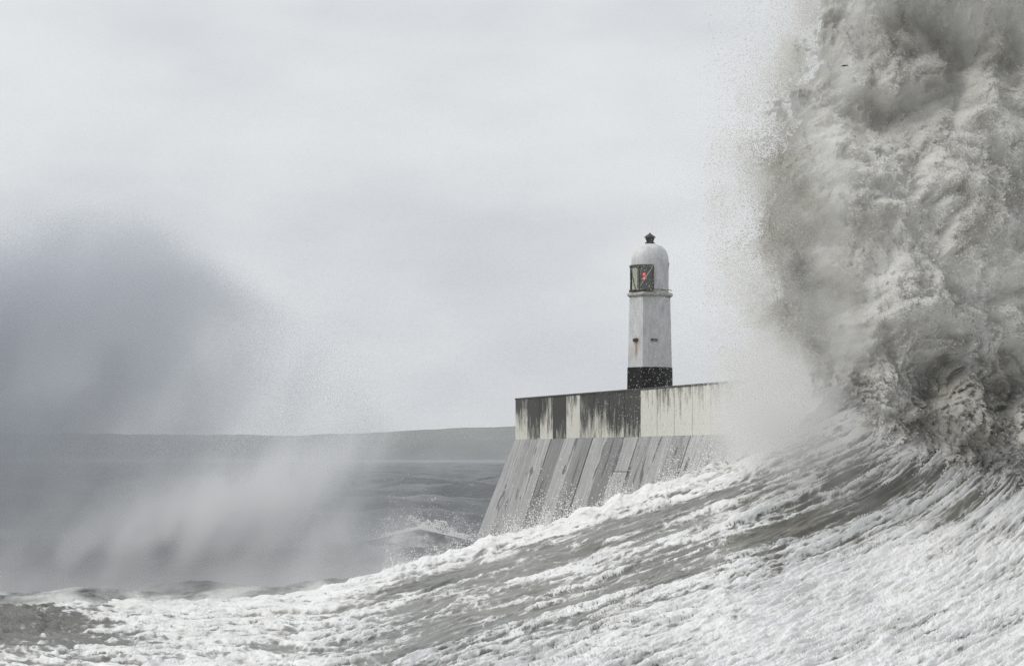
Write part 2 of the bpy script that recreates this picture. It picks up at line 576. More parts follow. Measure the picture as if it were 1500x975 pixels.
def panel_material():
    m, t, b, o = new_mat('stained_concrete')
    pc = N(t, 'ShaderNodeAttribute', attribute_name='pcoord').outputs['Vector']
    st = N(t, 'ShaderNodeAttribute', attribute_name='stain').outputs['Fac']
    sp = N(t, 'ShaderNodeSeparateXYZ'); t.links.new(pc, sp.inputs[0])
    mp = N(t, 'ShaderNodeMapping', inp={'Scale': (3.6, 1.25, 3.7)}); t.links.new(pc, mp.inputs[0])
    n1 = noise(t, mp.outputs[0], 1.0, 8.0, 0.7, 0.35)
    mp2 = N(t, 'ShaderNodeMapping', inp={'Scale': (1.1, 1.6, 3.7)}); t.links.new(pc, mp2.inputs[0])
    n2 = noise(t, mp2.outputs[0], 1.0, 5.0, 0.6)
    mp3 = N(t, 'ShaderNodeMapping', inp={'Scale': (14, 9, 3.7)}); t.links.new(pc, mp3.inputs[0])
    n3 = noise(t, mp3.outputs[0], 1.0, 6.0, 0.7)
    g = math_node(t, 'ADD', st, math_node(t, 'MULTIPLY', math_node(t, 'SUBTRACT', sp.outputs[1], 0.55), 0.6))
    g = math_node(t, 'ADD', g, math_node(t, 'MULTIPLY', math_node(t, 'SUBTRACT', n1, 0.5), 1.5))
    g = math_node(t, 'ADD', g, math_node(t, 'MULTIPLY', math_node(t, 'SUBTRACT', n2, 0.5), 1.3))
    g = math_node(t, 'ADD', g, math_node(t, 'MULTIPLY', math_node(t, 'SUBTRACT', n3, 0.5), 0.5))
    gm = ramp(t, g, [(0.36, 0.0), (0.55, 0.55), (0.78, 1.0)])
    clean = ramp(t, n3, [(0.25, (0.49, 0.478, 0.415)), (0.6, (0.68, 0.668, 0.60))])
    c = mix_col(t, gm, clean, ramp(t, n3, [(0.3, (0.022, 0.023, 0.021)), (0.75, (0.075, 0.073, 0.062))]))
    # rows of shutter tie marks
    fr = math_node(t, 'ABSOLUTE', math_node(t, 'SUBTRACT', math_node(t, 'FRACT', math_node(t, 'MULTIPLY', sp.outputs[0], 1.55)), 0.5))
    tick = math_node(t, 'LESS_THAN', fr, 0.05)
    rows = None
    for zc in (0.22, 0.52, 0.83):
        r = math_node(t, 'LESS_THAN', math_node(t, 'ABSOLUTE', math_node(t, 'SUBTRACT', sp.outputs[1], zc)), 0.026)
        rows = r if rows is None else math_node(t, 'MAXIMUM', rows, r)
    tk = math_node(t, 'MULTIPLY', math_node(t, 'MULTIPLY', tick, rows), ramp(t, n3, [(0.45, 0.0), (0.6, 0.75)]))
    c = mix_col(t, tk, c, (0.06, 0.055, 0.045))
    t.links.new(c, b.inputs['Base Color'])
    b.inputs['Roughness'].default_value = 0.85
    bump(t, b, n3, 0.5, 0.03)
    return m


def slab_material():
    m, t, b, o = new_mat('weathered_slab')
    pc = N(t, 'ShaderNodeAttribute', attribute_name='pcoord').outputs['Vector']
    st = N(t, 'ShaderNodeAttribute', attribute_name='stain').outputs['Fac']
    mp = N(t, 'ShaderNodeMapping', inp={'Scale': (3.2, 2.2, 5.1)}); t.links.new(pc, mp.inputs[0])
    n1 = noise(t, mp.outputs[0], 1.0, 7.0, 0.65, 0.3)
    mp2 = N(t, 'ShaderNodeMapping', inp={'Scale': (1.5, 4.0, 5.1)}); t.links.new(pc, mp2.inputs[0])
    n2 = noise(t, mp2.outputs[0], 1.0, 4.0, 0.55, 0.6)
    mp3 = N(t, 'ShaderNodeMapping', inp={'Scale': (11, 26, 5.1)}); t.links.new(pc, mp3.inputs[0])
    n3 = noise(t, mp3.outputs[0], 1.0, 6.0, 0.7)
    base = ramp(t, st, [(0.0, (0.155, 0.154, 0.15)), (1.0, (0.48, 0.476, 0.464))])
    c = mix_col(t, 1.0, base, ramp(t, n1, [(0.3, 0.60), (0.7, 1.26)]), 'MULTIPLY')
    c = mix_col(t, 1.0, c, ramp(t, n3, [(0.3, 0.72), (0.7, 1.2)]), 'MULTIPLY')
    sp = N(t, 'ShaderNodeSeparateXYZ'); t.links.new(pc, sp.inputs[0])
    lift = math_node(t, 'FRACT', math_node(t, 'ADD', math_node(t, 'MULTIPLY', sp.outputs[1], 0.62), math_node(t, 'MULTIPLY', sp.outputs[2], 0.37)))
    c = mix_col(t, math_node(t, 'MULTIPLY', math_node(t, 'LESS_THAN', lift, 0.006), 0.55), c, (0.04, 0.04, 0.04))
    wet = ramp(t, n2, [(0.605, 0.0), (0.63, 0.85)])
    c = mix_col(t, wet, c, (0.035, 0.036, 0.036))
    t.links.new(c, b.inputs['Base Color'])
    t.links.new(ramp(t, wet, [(0, 0.7), (1, 0.4)]), b.inputs['Roughness'])
    bump(t, b, n3, 0.5, 0.03)
    return m


PANEL = panel_material()
SLAB = slab_material()
CONC = simple_mat('pier_concrete', (0.16, 0.16, 0.15), 0.85, var=0.4, scale=1.5, bmp=0.4)
COPE = simple_mat('dark_coping', (0.055, 0.054, 0.05), 0.85, var=0.5, scale=3.0, bmp=0.4)
PW, NP, LEN = 2.7, 15, 40.5
ZD, ZT, K, KE = 7.0, 9.40, 0.345, 0.24
BOT = -2.0
hb = ZD - BOT
# body: everything behind the facing slabs
prism('pier_body', [(-KE * hb + .4, K * hb - .25, BOT), (LEN, K * hb - .25, BOT), (LEN, -9.5 - K * hb, BOT), (-KE * hb + .4, -9.5 - K * hb, BOT)],
      [(0.35, -.25, ZD - .05), (LEN, -.25, ZD - .05), (LEN, -9.5, ZD - .05), (0.35, -9.5, ZD - .05)], CONC, pier)
prism('deck', [(0.9, -0.95, ZD - .045), (LEN, -0.95, ZD - .045), (LEN, -9.4, ZD - .045), (0.9, -9.4, ZD - .045)],
      [(0.9, -0.95, ZD + .06), (LEN, -0.95, ZD + .06), (LEN, -9.4, ZD + .06), (0.9, -9.4, ZD + .06)], CONC, pier, 0.01)
parapet = prism('parapet', [(0.13, -0.9, ZD - .04), (LEN, -0.9, ZD - .04), (LEN, -0.1, ZD - .04), (0.13, -0.1, ZD - .04)],
                [(0.13, -0.9, ZT - .1), (LEN, -0.9, ZT - .1), (LEN, -0.1, ZT - .1), (0.13, -0.1, ZT - .1)], CONC, pier)
prism('coping', [(-0.03, -0.98, ZT - .097), (LEN, -0.98, ZT - .097), (LEN, 0.03, ZT - .097), (-0.03, 0.03, ZT - .097)],
      [(-0.03, -0.98, ZT), (LEN, -0.98, ZT), (LEN, 0.03, ZT), (-0.03, 0.03, ZT)], COPE, parapet, 0.02)
apron = prism('apron', [(-KE * hb + .25, K * hb - .22, BOT + .01), (LEN - .02, K * hb - .22, BOT + .01), (LEN - .02, K * hb - .6, BOT + .01), (-KE * hb + .25, K * hb - .6, BOT + .01)],
              [(0.22, -.20, ZD - .06), (LEN - .02, -.20, ZD - .06), (LEN - .02, -.6, ZD - .06), (0.22, -.6, ZD - .06)], CONC, pier)
STAIN = [0.62, 0.98, 0.58, 1.0, 0.30, 0.78, 0.80, 0.84, 0.93, 0.28, 0.38, 0.26, 0.26, 0.2, 0.2]
TINT = [0.62, 0.55, 0.75, 0.22, 0.80, 0.28, 0.72, 0.18, 0.66, 0.58, 0.70, 0.45, 0.75, 0.6, 0.5]


def add_pcoord(o, seed, stain, s0, z0, z1):
    me = o.data
    co = np.empty(len(me.vertices) * 3, np.float32)
    me.vertices.foreach_get('co', co)
    co = co.reshape(-1, 3)
    s = co @ E_S.astype(np.float32) - s0
    z = (co[:, 2] - z0) / (z1 - z0)
    pc = np.stack([s, z, np.full_like(s, seed)], -1).astype(np.float32)
    me.attributes.new('pcoord', 'FLOAT_VECTOR', 'POINT').data.foreach_set('vector', pc.ravel())
    me.attributes.new('stain', 'FLOAT', 'POINT').data.foreach_set('value', np.full(len(s), stain, np.float32))


for i in range(NP):
    s0, s1 = i * PW + 0.035, (i + 1) * PW - 0.035
    if i == 0:
        s0 = 0.0
    o = prism('parapet_panel', [(s0, -0.097, ZD - .02), (s1, -0.097, ZD - .02), (s1, 0.0, ZD - .02), (s0, 0.0, ZD - .02)],
              [(s0, -0.097, ZT - .1), (s1, -0.097, ZT - .1), (s1, 0.0, ZT - .1), (s0, 0.0, ZT - .1)], PANEL, parapet, 0.012)
    add_pcoord(o, i * 1.37 + 0.4, STAIN[i], s0, ZD, ZT)
    sl = -KE * hb if i == 0 else 0.0
    off = 0.02 * ((i * 7) % 3)
    o = prism('apron_slab', [(s0 + sl, K * hb - .217 , BOT + .02), (s1, K * hb - .217, BOT + .02), (s1, K * hb + off, BOT + .02), (s0 + sl, K * hb + off, BOT + .02)],
              [(s0, -.197, ZD - .025), (s1, -.197, ZD - .025), (s1, off + .06, ZD - .025), (s0, off + .06, ZD - .025)], SLAB, apron, 0.015)
    add_pcoord(o, i * 2.11 + 0.7, TINT[i], s0, BOT, ZD)


# ------------------------------------------------------------------ lighthouse
LHX, LHY = 7.4, 146.5
SC = F / LHY                       # px per metre at the lighthouse
lz = lambda py: wz(py, LHY) - (ZD + .06)       # photo row -> height above the deck
lh = empty('lighthouse', (LHX, LHY, ZD + .06))
tag(lh, 'small white hexagonal lighthouse with black base band and domed lantern', 'lighthouse')


def paint_material(name, rust=False):
    m, t, b, o = new_mat(name)
    n1 = noise(t, obj_coord(t, (2, 2, 0.8)), 1.6, 7.0, 0.65)
    n2 = noise(t, obj_coord(t, (5, 5, 5)), 2.0, 6.0, 0.7)
    c = ramp(t, n1, [(0.28, (0.40, 0.405, 0.40)), (0.6, (0.60, 0.605, 0.605))])
    c = mix_col(t, ramp(t, n2, [(0.60, 0.0), (0.75, 0.5)]), c, (0.30, 0.29, 0.26))
    if rust:
        at = N(t, 'ShaderNodeAttribute', attribute_name='rust').outputs['Fac']
        r = math_node(t, 'MULTIPLY', at, ramp(t, n2, [(0.3, 0.5), (0.6, 1.0)]))
        c = mix_col(t, r, c, (0.30, 0.13, 0.035))
    t.links.new(c, b.inputs['Base Color'])
    b.inputs['Roughness'].default_value = 0.6
    bump(t, b, n2, 0.35, 0.03)
    return m


WHITE = paint_material('white_masonry_paint', True)
DOMEW = paint_material('white_dome_paint')
BLACK = simple_mat('black_band_paint', (0.007, 0.007, 0.0075), 0.7, var=0.5, scale=5, bmp=0.4)
IRON = simple_mat('dark_iron', (0.018, 0.017, 0.016), 0.55, var=0.5, scale=14)
BRONZE = simple_mat('weathered_bronze', (0.06, 0.05, 0.032), 0.5, var=0.5, scale=14)
INNER = simple_mat('lantern_interior', (0.05, 0.047, 0.036), 0.8, var=0.3, scale=4)
STONE = simple_mat('grey_cornice_stone', (0.42, 0.41, 0.38), 0.8, var=0.35, scale=7, bmp=0.4)
BLACK.node_tree.nodes['Principled BSDF'].inputs['Specular IOR Level'].default_value = 0.15
HEXA = [R(a) for a in (8, -52, -112, -172, 128, 68)]


def ring_pts(r, z, angs):
    return [(r * math.cos(a), r * math.sin(a), z) for a in angs]


def loft(name, rings, mat, parent, smooth=None, caps=True):
    bm = bmesh.new()
    L = [[bm.verts.new(p) for p in r] for r in rings]
    k = len(L[0])
    for a, b in zip(L[:-1], L[1:]):
        for i in range(k):
            j = (i + 1) % k
            bm.faces.new((a[i], a[j], b[j], b[i]))
    if caps:
        bm.faces.new(L[0][::-1]); bm.faces.new(L[-1])
    return bm_ob(name, bm, mat, parent, smooth)


def rad(w_px):
    return w_px / SC / 1.98


z_band = lz(538)
z_gal = lz(434)
loft('base_band', [ring_pts(rad(68.5), 0, HEXA), ring_pts(rad(66.5), z_band - .02, HEXA), ring_pts(rad(65.4), z_band, HEXA)], BLACK, lh)
# tower walls with fine rows so that the rust streak sits on real surface points
rows = []
zs = np.linspace(z_band + .003, z_gal, 60)
for z in zs:
    r = rad(lerp(65.0, 60.0, (z - z_band) / (z_gal - z_band)))
    c = ring_pts(r, z, HEXA)
    pts = []
    for i in range(6):
        p, q = np.array(c[i]), np.array(c[(i + 1) % 6])
        pts += [tuple(p + (q - p) * k / 24) for k in range(24)]
    rows.append(pts)
tower = loft('tower', rows, WHITE, lh)
co = np.empty(len(tower.data.vertices) * 3, np.float32)
tower.data.vertices.foreach_get('co', co)
co = co.reshape(-1, 3)
rust = np.zeros(len(co), np.float32)
for (pxr, y0, y1, wd, amp) in ((931, 494, 533, 0.07, 0.95), (934.5, 497, 520, 0.04, 0.6), (926, 484, 500, 0.05, 0.35), (957, 500, 512, 0.05, 0.25)):
    xr = (pxr - 951.8) / SC
    m_ = np.exp(-((co[:, 0] - xr) / wd) ** 2) * (co[:, 1] < 0) * sstep(lz(y1), lz(y1 - 22), co[:, 2]) * (co[:, 2] < lz(y0))
    rust = np.maximum(rust, amp * m_)
tower.data.attributes.new('rust', 'FLOAT', 'POINT').data.foreach_set('value', rust.astype(np.float32))
circ = [2 * math.pi * i / 64 for i in range(64)]
# gallery cornice: hexagonal moulding
prof = [(60.5, 436), (64, 434.5), (67.5, 433), (67.8, 430.5), (64, 429.0), (60, 428.2), (57, 427.6)]
loft('gallery_cornice', [ring_pts(rad(a), lz(y), HEXA) for a, y in prof], STONE, lh)
# lantern drum with a glazed opening, 3 deg steps
rd = 27.4 / SC
A0, A1 = 122.0, 277.0                 # opening spans this arc (degrees, seaward side)
zg0, zg1, zd1 = lz(427.6), lz(389.5), lz(383)
th = 0.13


def arc(name, a0, a1, ri, ro, z0, z1, mat, parent, n=40, smooth=40):
    bm = bmesh.new()
    Ls = []
    for i in range(n + 1):
        a = R(a0 + (a1 - a0) * i / n)
        Ls.append([bm.verts.new((r * math.cos(a), r * math.sin(a), z)) for r, z in ((ri, z0), (ro, z0), (ro, z1), (ri, z1))])
    for a, b in zip(Ls[:-1], Ls[1:]):
        for i in range(4):
            j = (i + 1) % 4
            bm.faces.new((a[i], a[j], b[j], b[i]))
    bm.faces.new(Ls[0]); bm.faces.new(Ls[-1][::-1])
    return bm_ob(name, bm, mat, parent, smooth)


drum = arc('lantern_drum', A1 - 360, A0, rd - th, rd, zg0, zg1, DOMEW, lh, 48)
arc('drum_lining', A1 - 359.6, A0 - .4, rd - th - .03, rd - th - .004, zg0 + .02, zg1 - .01, INNER, drum, 48)
lfl = loft('lantern_floor', [ring_pts(rd - th - .04, zg0 + .004, circ), ring_pts(rd - th - .04, zg0 + .06, circ)], INNER, lh)
domeprof = [(1.0, 389.3), (1.0, 383), (0.985, 378), (0.95, 373.5), (0.88, 368.5), (0.78, 364.3), (0.64, 361), (0.48, 358.8), (0.30, 357.5), (0.24, 356.8)]
# hollow dome
dome = loft('dome', [ring_pts(rd * a * 1.004, lz(y), circ) for a, y in domeprof] , DOMEW, lh, 50)
# roof vent: neck, bulged body, flared cap
loft('roof_vent', [ring_pts(a / SC, lz(y), circ[::4]) for a, y in
                   ((7.0, 357.2), (7.4, 355.6), (5.2, 354.6), (5.4, 352.5), (6.4, 350.6), (6.6, 349.2), (5.3, 348.4))], IRON, lh, 35)
loft('vent_cap', [ring_pts(a / SC, lz(y), circ[::8]) for a, y in
                  ((5.0, 348.5), (8.6, 348.2), (8.4, 347.2), (5.2, 344.6), (2.2, 342.8), (1.0, 341.6), (0.4, 340.4))], IRON, lh, 25)

# glazing: frame, bars, panes
gl = arc('lantern_window', A0, A1, rd + .015, rd + .10, zg1 - .085, zg1 + .02, BRONZE, lh, 40)
arc('sill', A0, A1, rd + .01, rd + .12, zg0 + .003, zg0 + .09, BRONZE, gl, 40)
gm, t, b, o_ = new_mat('lantern_glass')
t.nodes.remove(b)
tr = N(t, 'ShaderNodeBsdfTransparent', inp={'Color': (0.80, 0.82, 0.76, 1)})
gs = N(t, 'ShaderNodeBsdfGlossy', inp={'Roughness': 0.05, 'Color': (0.9, 0.9, 0.9, 1)})
mx = N(t, 'ShaderNodeMixShader', inp={0: 0.10})
t.links.new(tr.outputs[0], mx.inputs[1]); t.links.new(gs.outputs[0], mx.inputs[2]); t.links.new(mx.outputs[0], o_.inputs[0])
GLASS = gm
mull = [A0 + .6, 160.0, 196.0, 236.0, A1 - .6]
for a in mull:
    wdt = 2.2 if a in (mull[0], mull[-1]) else 1.3
    arc('mullion', a - wdt, a + wdt, rd + .012, rd + .11, zg0 + .09, zg1 - .085, BRONZE, gl, 4)
for a0, a1 in zip(mull[:-1], mull[1:]):
    arc('pane', a0 + 1.4, a1 - 1.4, rd + .05, rd + .056, zg0 + .085, zg1 - .08, GLASS, gl, 16)


def bar_on_drum(a0, z0, a1, z1, wd, name, parent, mat, n=14):
    pts = []
    for i in range(n + 1):
        a = R(lerp(a0, a1, i / n)); z = lerp(z0, z1, i / n)
        pts.append(((rd + .08) * math.cos(a), (rd + .08) * math.sin(a), z))
    return tube(name, pts, wd, mat, parent)


def tube(name, pts, r, mat, parent, k=6):
    bm = bmesh.new()
    pts = [Vector(p) for p in pts]
    rings = []
    for i, p in enumerate(pts):
        d = (pts[min(i + 1, len(pts) - 1)] - pts[max(i - 1, 0)]).normalized()
        u = d.orthogonal().normalized(); v = d.cross(u)
        rr = r[i] if isinstance(r, (list, tuple)) else r
        rings.append([bm.verts.new(p + (u * math.cos(2 * math.pi * j / k) + v * math.sin(2 * math.pi * j / k)) * rr) for j in range(k)])
    for a, b2 in zip(rings[:-1], rings[1:]):
        for j in range(k):
            bm.faces.new((a[j], a[(j + 1) % k], b2[(j + 1) % k], b2[j]))
    bm.faces.new(rings[0][::-1]); bm.faces.new(rings[-1])
    return bm_ob(name, bm, mat, parent, 60)


bar_on_drum(198, zg1 - .1, 222, zg0 + .1, .022, 'astragal', gl, BRONZE)
bar_on_drum(233, zg0 + .1, 275, zg1 - .12, .025, 'astragal', gl, STONE)
# lantern light: two red lamps on a bracket
LAMP, t, b, o_ = new_mat('red_lamp_glow')
b.inputs['Base Color'].default_value = (0.5, 0.02, 0.01, 1)
b.inputs['Emission Color'].default_value = (1.0, 0.03, 0.012, 1)
b.inputs['Emission Strength'].default_value = 4.5
lampx = (942.6 - 951.8) / SC
br = tube('lamp_bracket', [(lampx, -0.42, zg0 + .05), (lampx, -0.42, lz(399))], .045, IRON, lh)
rad_y = -0.56
for py in (402.6, 408.2):
    h = tube('lamp_housing', [(lampx, -0.36, lz(py)), (lampx, rad_y + .03, lz(py))], .125, IRON, lh, 14)
    bm = bmesh.new()
    bmesh.ops.create_uvsphere(bm, u_segments=14, v_segments=8, radius=0.060)
    for v in bm.verts:
        v.co = Vector((lampx, rad_y, lz(py))) + Vector((v.co.x, v.co.y * .6, v.co.z))
    bm_ob('lamp_lens', bm, LAMP, h, 80)


# small fittings on the tower walls
def wall_box(name, pxc, pyc, w, h, d, mat, facet):
    a = (HEXA[facet] + HEXA[facet + 1]) / 2
    n = Vector((math.cos(a), math.sin(a), 0)); tdir = Vector((-n.y, n.x, 0))
    z = lz(pyc)
    r = rad(lerp(65.0, 60.0, (z - z_band) / (z_gal - z_band))) * math.cos(R(30))
    x = (pxc - 951.8) / SC
    k = (x - n.x * r) / tdir.x
    c = n * (r + d / 2 - .02) + tdir * k + Vector((0, 0, z))
    bm = bmesh.new()
    bmesh.ops.create_cube(bm, size=1)
    for v in bm.verts:
        v.co = c + tdir * (v.co.x * w) + n * (v.co.y * d) + Vector((0, 0, v.co.z * h))
    bmesh.ops.bevel(bm, geom=bm.edges[:], offset=.012, segments=2, affect='EDGES')
    return bm_ob(name, bm, mat, lh)


wall_box('wall_vent', 930.5, 498.5, .30, .14, .10, IRON, 2)
wall_box('wall_vent', 956.5, 498.5, .34, .11, .06, IRON, 1)
# handrail post at the lantern's edge and a bent rail on the gallery
tube('handrail', [(0.98, -0.1, lz(394)), (1.02, -0.1, lz(386)), (0.97, -0.1, lz(384.5))], .02, IRON, lh)
tube('gallery_rail', [(1.16 * math.cos(R(a)), 1.16 * math.sin(R(a)), lz(428.4) + .10) for a in range(-168, 12, 6)], .022, BRONZE, lh)


# ------------------------------------------------------------------ bird
def bird():
    Y = 97.0
    c = Vector((wx(1237, Y), Y, wz(97, Y)))
    m = simple_mat('dark_plumage', (0.02, 0.02, 0.02), 0.7)
    secs = [(-0.17, 0.0, .035, .004), (-0.11, .022, .05, .008), (-0.05, .03, .06, .013), (0, .015, .065, .028), (0.05, .03, .06, .013), (0.11, .018, .05, .008), (0.17, -.012, .035, .004)]
    bm = bmesh.new()
    Ls = []
    for x, z, ch, th_ in secs:
        Ls.append([bm.verts.new(p) for p in ((x, -ch, z), (x, 0, z + th_), (x, ch, z), (x, 0, z - th_))])
    for a, b2 in zip(Ls[:-1], Ls[1:]):
        for j in range(4):
            bm.faces.new((a[j], a[(j + 1) % 4], b2[(j + 1) % 4], b2[j]))
    bm.faces.new(Ls[0][::-1]); bm.faces.new(Ls[-1])
    # trunk, head and tail grow out of the middle section
    mid = Ls[3]
    body = [(-.17, .020, .004), (-.12, .016, .012), (-.05, .012, .028), (0.04, .012, .032), (0.10, .018, .022), (0.13, .022, .020), (0.16, .018, .006)]
    rr = []
    for y, z, r in body:
        rr.append([bm.verts.new((r * math.cos(k * math.pi / 4), y, z + r * math.sin(k * math.pi / 4))) for k in range(8)])
    for a, b2 in zip(rr[:-1], rr[1:]):
        for j in range(8):
            bm.faces.new((a[j], a[(j + 1) % 8], b2[(j + 1) % 8], b2[j]))
    bm.faces.new(rr[0][::-1]); bm.faces.new(rr[-1])
    o = bm_ob('bird', bm, m, None, 60)
    o.location = c
    o.rotation_euler = (0, R(-8), R(35))
    tag(o, 'tiny dark bird flying in front of the towering spray', 'bird')


bird()


# ------------------------------------------------------------------ towering spray
EDX = [-400, 0, 100, 200, 300, 400, 500, 560, 640, 740]
EDV = [1205, 1190, 1155, 1125, 1112, 1128, 1160, 1178, 1170, 1200]


def edge_x(py):
    return np.interp(py, EDX, EDV)


def plume_base_Y(px, py):
    Y = np.interp(px, [1000, 1200, 1500, 2000], [110, 107, 105, 104]) - 3.0 * sstep(560, 700, py) + 0.0025 * np.clip(400 - py, 0, None)
    yc = crest_y(px)
    Yw = wave_Y(px, (py - yc) / (1000 - yc))        # the wave's face, which the foot of the spray runs into
    fy = foot_y(px)
    Y = lerp(Y, Yw - 0.12, sstep(fy - 90, fy, py))
    lim = np.where(py > yc - 6, Yw - 0.5 + 0.45 * sstep(fy - 60, fy, py), 1e6)
    return np.minimum(Y, lim)


def curtain_Y(px, py, f):
    """distance of the curtain's front; it always stays outside the wave's face"""
    yc = crest_y(px)
    Yw = wave_Y(px, (py - yc) / (1000 - yc))
    lim = np.where(py > yc - 6, Yw - 0.04, 1e6)
    return np.minimum(plume_base_Y(px, py) - f, lim)


# creases and swellings of the curtain of water: (px, py, rx, ry, metres towards the camera, tilt)
LUMPS = [
    (1188, 385, 36, 105, -4.2, -0.25), (1160, 310, 30, 40, -1.4, 0), (1210, 470, 22, 40, -1.6, -0.3),
    (1335, 40, 95, 45, -2.0, 0), (1290, 165, 70, 28, -1.8, 0.2), (1400, 80, 26, 60, -1.5, 0.2), (1135, 215, 26, 40, -1.4, 0),
    (1482, 90, 26, 45, -2.0, 0), (1385, 560, 36, 34, -2.2, 0), (1365, 625, 26, 26, -1.8, 0), (1278, 515, 26, 26, -1.5, 0.4),
    (1468, 575, 34, 40, -1.9, 0.4), (1440, 300, 36, 55, -0.8, 0.4), (1250, 590, 24, 50, -1.1, 0.2), (1440, 640, 26, 40, -1.6, 0.3),
    (1295, 60, 40, 50, 1.2, 0), (1400, 330, 150, 130, 1.6, 0), (1460, 180, 55, 100, 1.2, 0.2), (1230, 300, 45, 45, 1.1, 0), (1330, 270, 90, 60, 0.9, 0.2),
    (1330, 420, 90, 70, 0.8, 0), (1265, 540, 28, 22, 1.2, 0), (1310, 575, 40, 30, 1.2, 0), (1425, 600, 34, 36, 1.4, 0), (1490, 500, 50, 50, 1.0, 0), (1255, 640, 40, 40, 0.8, 0),
]


def curtain(px, py):
    """how far the front of the spray stands towards the camera (metres)"""
    wxn = 26 * fbm2(px / 120, py / 120, 3, 401)
    wyn = 26 * fbm2(px / 120, py / 120, 3, 411)
    x, y = px + wxn, py + wyn
    f = 0
    g = lerp(1.15, 0.85, sstep(440, 560, py))
    for cx_, cy_, rx, ry, a, k in LUMPS:
        u = (x - cx_) + k * (y - cy_); v = y - cy_
        f = f + g * a * np.exp(-(u / rx) ** 2 - (v / ry) ** 2)
    low = sstep(430, 600, py)
    f = f + lerp(2.6, 1.6, low) * (billow2(x / 170, y / 170, 2, 421) - .35)
    f = f + lerp(1.9, 1.2, low) * (billow2(x / 70, y / 70, 2, 431) - .35)
    f = f + (0.48 + 0.89 * low) * (billow2(x / 25, y / 28, 3, 441, .6) - .4)
    f = f + (0.06 + 0.36 * low) * (billow2(x / 10, y / 11, 2, 445, .6) - .4)
    # falling streaks near the foot
    st = fbm2((px + 0.45 * py) / 13, (py - .2 * px) / 70, 4, 451, .6)
    f = f + 0.35 * sstep(560, 640, py) * st
    f = f + 0.10 * fbm2(px / 6, py / 6, 3, 461, .6)
    return f * (1 - 0.75 * sstep(foot_y(px) - 80, foot_y(px) + 5, py))


def sandy_shade(px, py):
    """silt-brown water, with shade painted into the creases and left edge"""
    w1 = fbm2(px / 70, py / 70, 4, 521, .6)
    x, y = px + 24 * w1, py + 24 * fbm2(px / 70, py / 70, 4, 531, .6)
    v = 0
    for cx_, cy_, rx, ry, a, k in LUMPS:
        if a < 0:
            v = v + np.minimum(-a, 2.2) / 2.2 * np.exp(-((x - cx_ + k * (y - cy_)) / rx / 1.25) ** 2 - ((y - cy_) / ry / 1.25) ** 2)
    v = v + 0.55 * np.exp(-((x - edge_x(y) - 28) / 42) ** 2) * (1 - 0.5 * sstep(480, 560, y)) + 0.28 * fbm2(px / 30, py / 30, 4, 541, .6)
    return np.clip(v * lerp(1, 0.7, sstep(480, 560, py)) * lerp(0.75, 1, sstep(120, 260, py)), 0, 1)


def spray_material(name, warm=1.0, trans=0.35):
    m, t, b, o = new_mat(name)
    t.nodes.remove(b)
    n = noise(t, obj_coord(t), 0.55, 6.0, 0.6)
    c = ramp(t, n, [(0.3, (0.86, 0.845, 0.805)), (0.65, (0.96, 0.953, 0.935))])
    sa = N(t, 'ShaderNodeAttribute', attribute_name='sand_shade').outputs['Fac']
    c = mix_col(t, sa, c, (0.47, 0.45, 0.39))  # brown of silty water plus the painted shade of the creases
    df = N(t, 'ShaderNodeBsdfDiffuse'); tl = N(t, 'ShaderNodeBsdfTranslucent')
    mx = N(t, 'ShaderNodeMixShader', inp={0: trans})
    t.links.new(c, df.inputs[0]); t.links.new(c, tl.inputs[0])
    t.links.new(df.outputs[0], mx.inputs[1]); t.links.new(tl.outputs[0], mx.inputs[2]); t.links.new(mx.outputs[0], o.inputs[0])
    return m, t, df, tl


SPRAY, st_, df_, tl_ = spray_material('spray_water', trans=0.28)
bn = N(st_, 'ShaderNodeBump', inp={'Strength': 0.9, 'Distance': 0.12})
st_.links.new(noise(st_, obj_coord(st_), 7.0, 7.0, 0.75), bn.inputs['Height'])
st_.links.new(bn.outputs[0], df_.inputs['Normal'])


def spray_curtain():
    px = np.arange(1090, 1980, 1.5)
    py = np.arange(-420, 735, 1.5)
    PY, PX = np.meshgrid(py, px, indexing='ij')
    f = curtain(PX, PY)
    inside = PX - edge_x(PY) - 34 * fbm2(PX / 60, PY / 60, 4, 471) - 12 * fbm2(PX / 9, PY / 9, 3, 472)
    f = f - 3.0 * (1 - sstep(0, 90, inside))
    Yf = curtain_Y(PX, PY, f)
    Yb = plume_base_Y(PX, PY)
    # points keep their world X, Z on the curtain's middle sheet, and move along Y
    X = wx(PX, Yb); Z = wz(PY, Yb)
    foot = PY < foot_y(PX) + 42 * fbm2((PX + .6 * PY) / 15, (PY - .3 * PX) / 60, 4, 481, .6)
    msk = (inside > 26) & foot
    o = grid_ob('spray_curtain', np.stack([X, Yf, Z], -1), SPRAY, mask=msk, kind='stuff', attrs={'sand_shade': sandy_shade(PX, PY)})
    tag(o, 'towering wall of silty white spray thrown up at the right', 'spray')
    return o


spray_curtain()


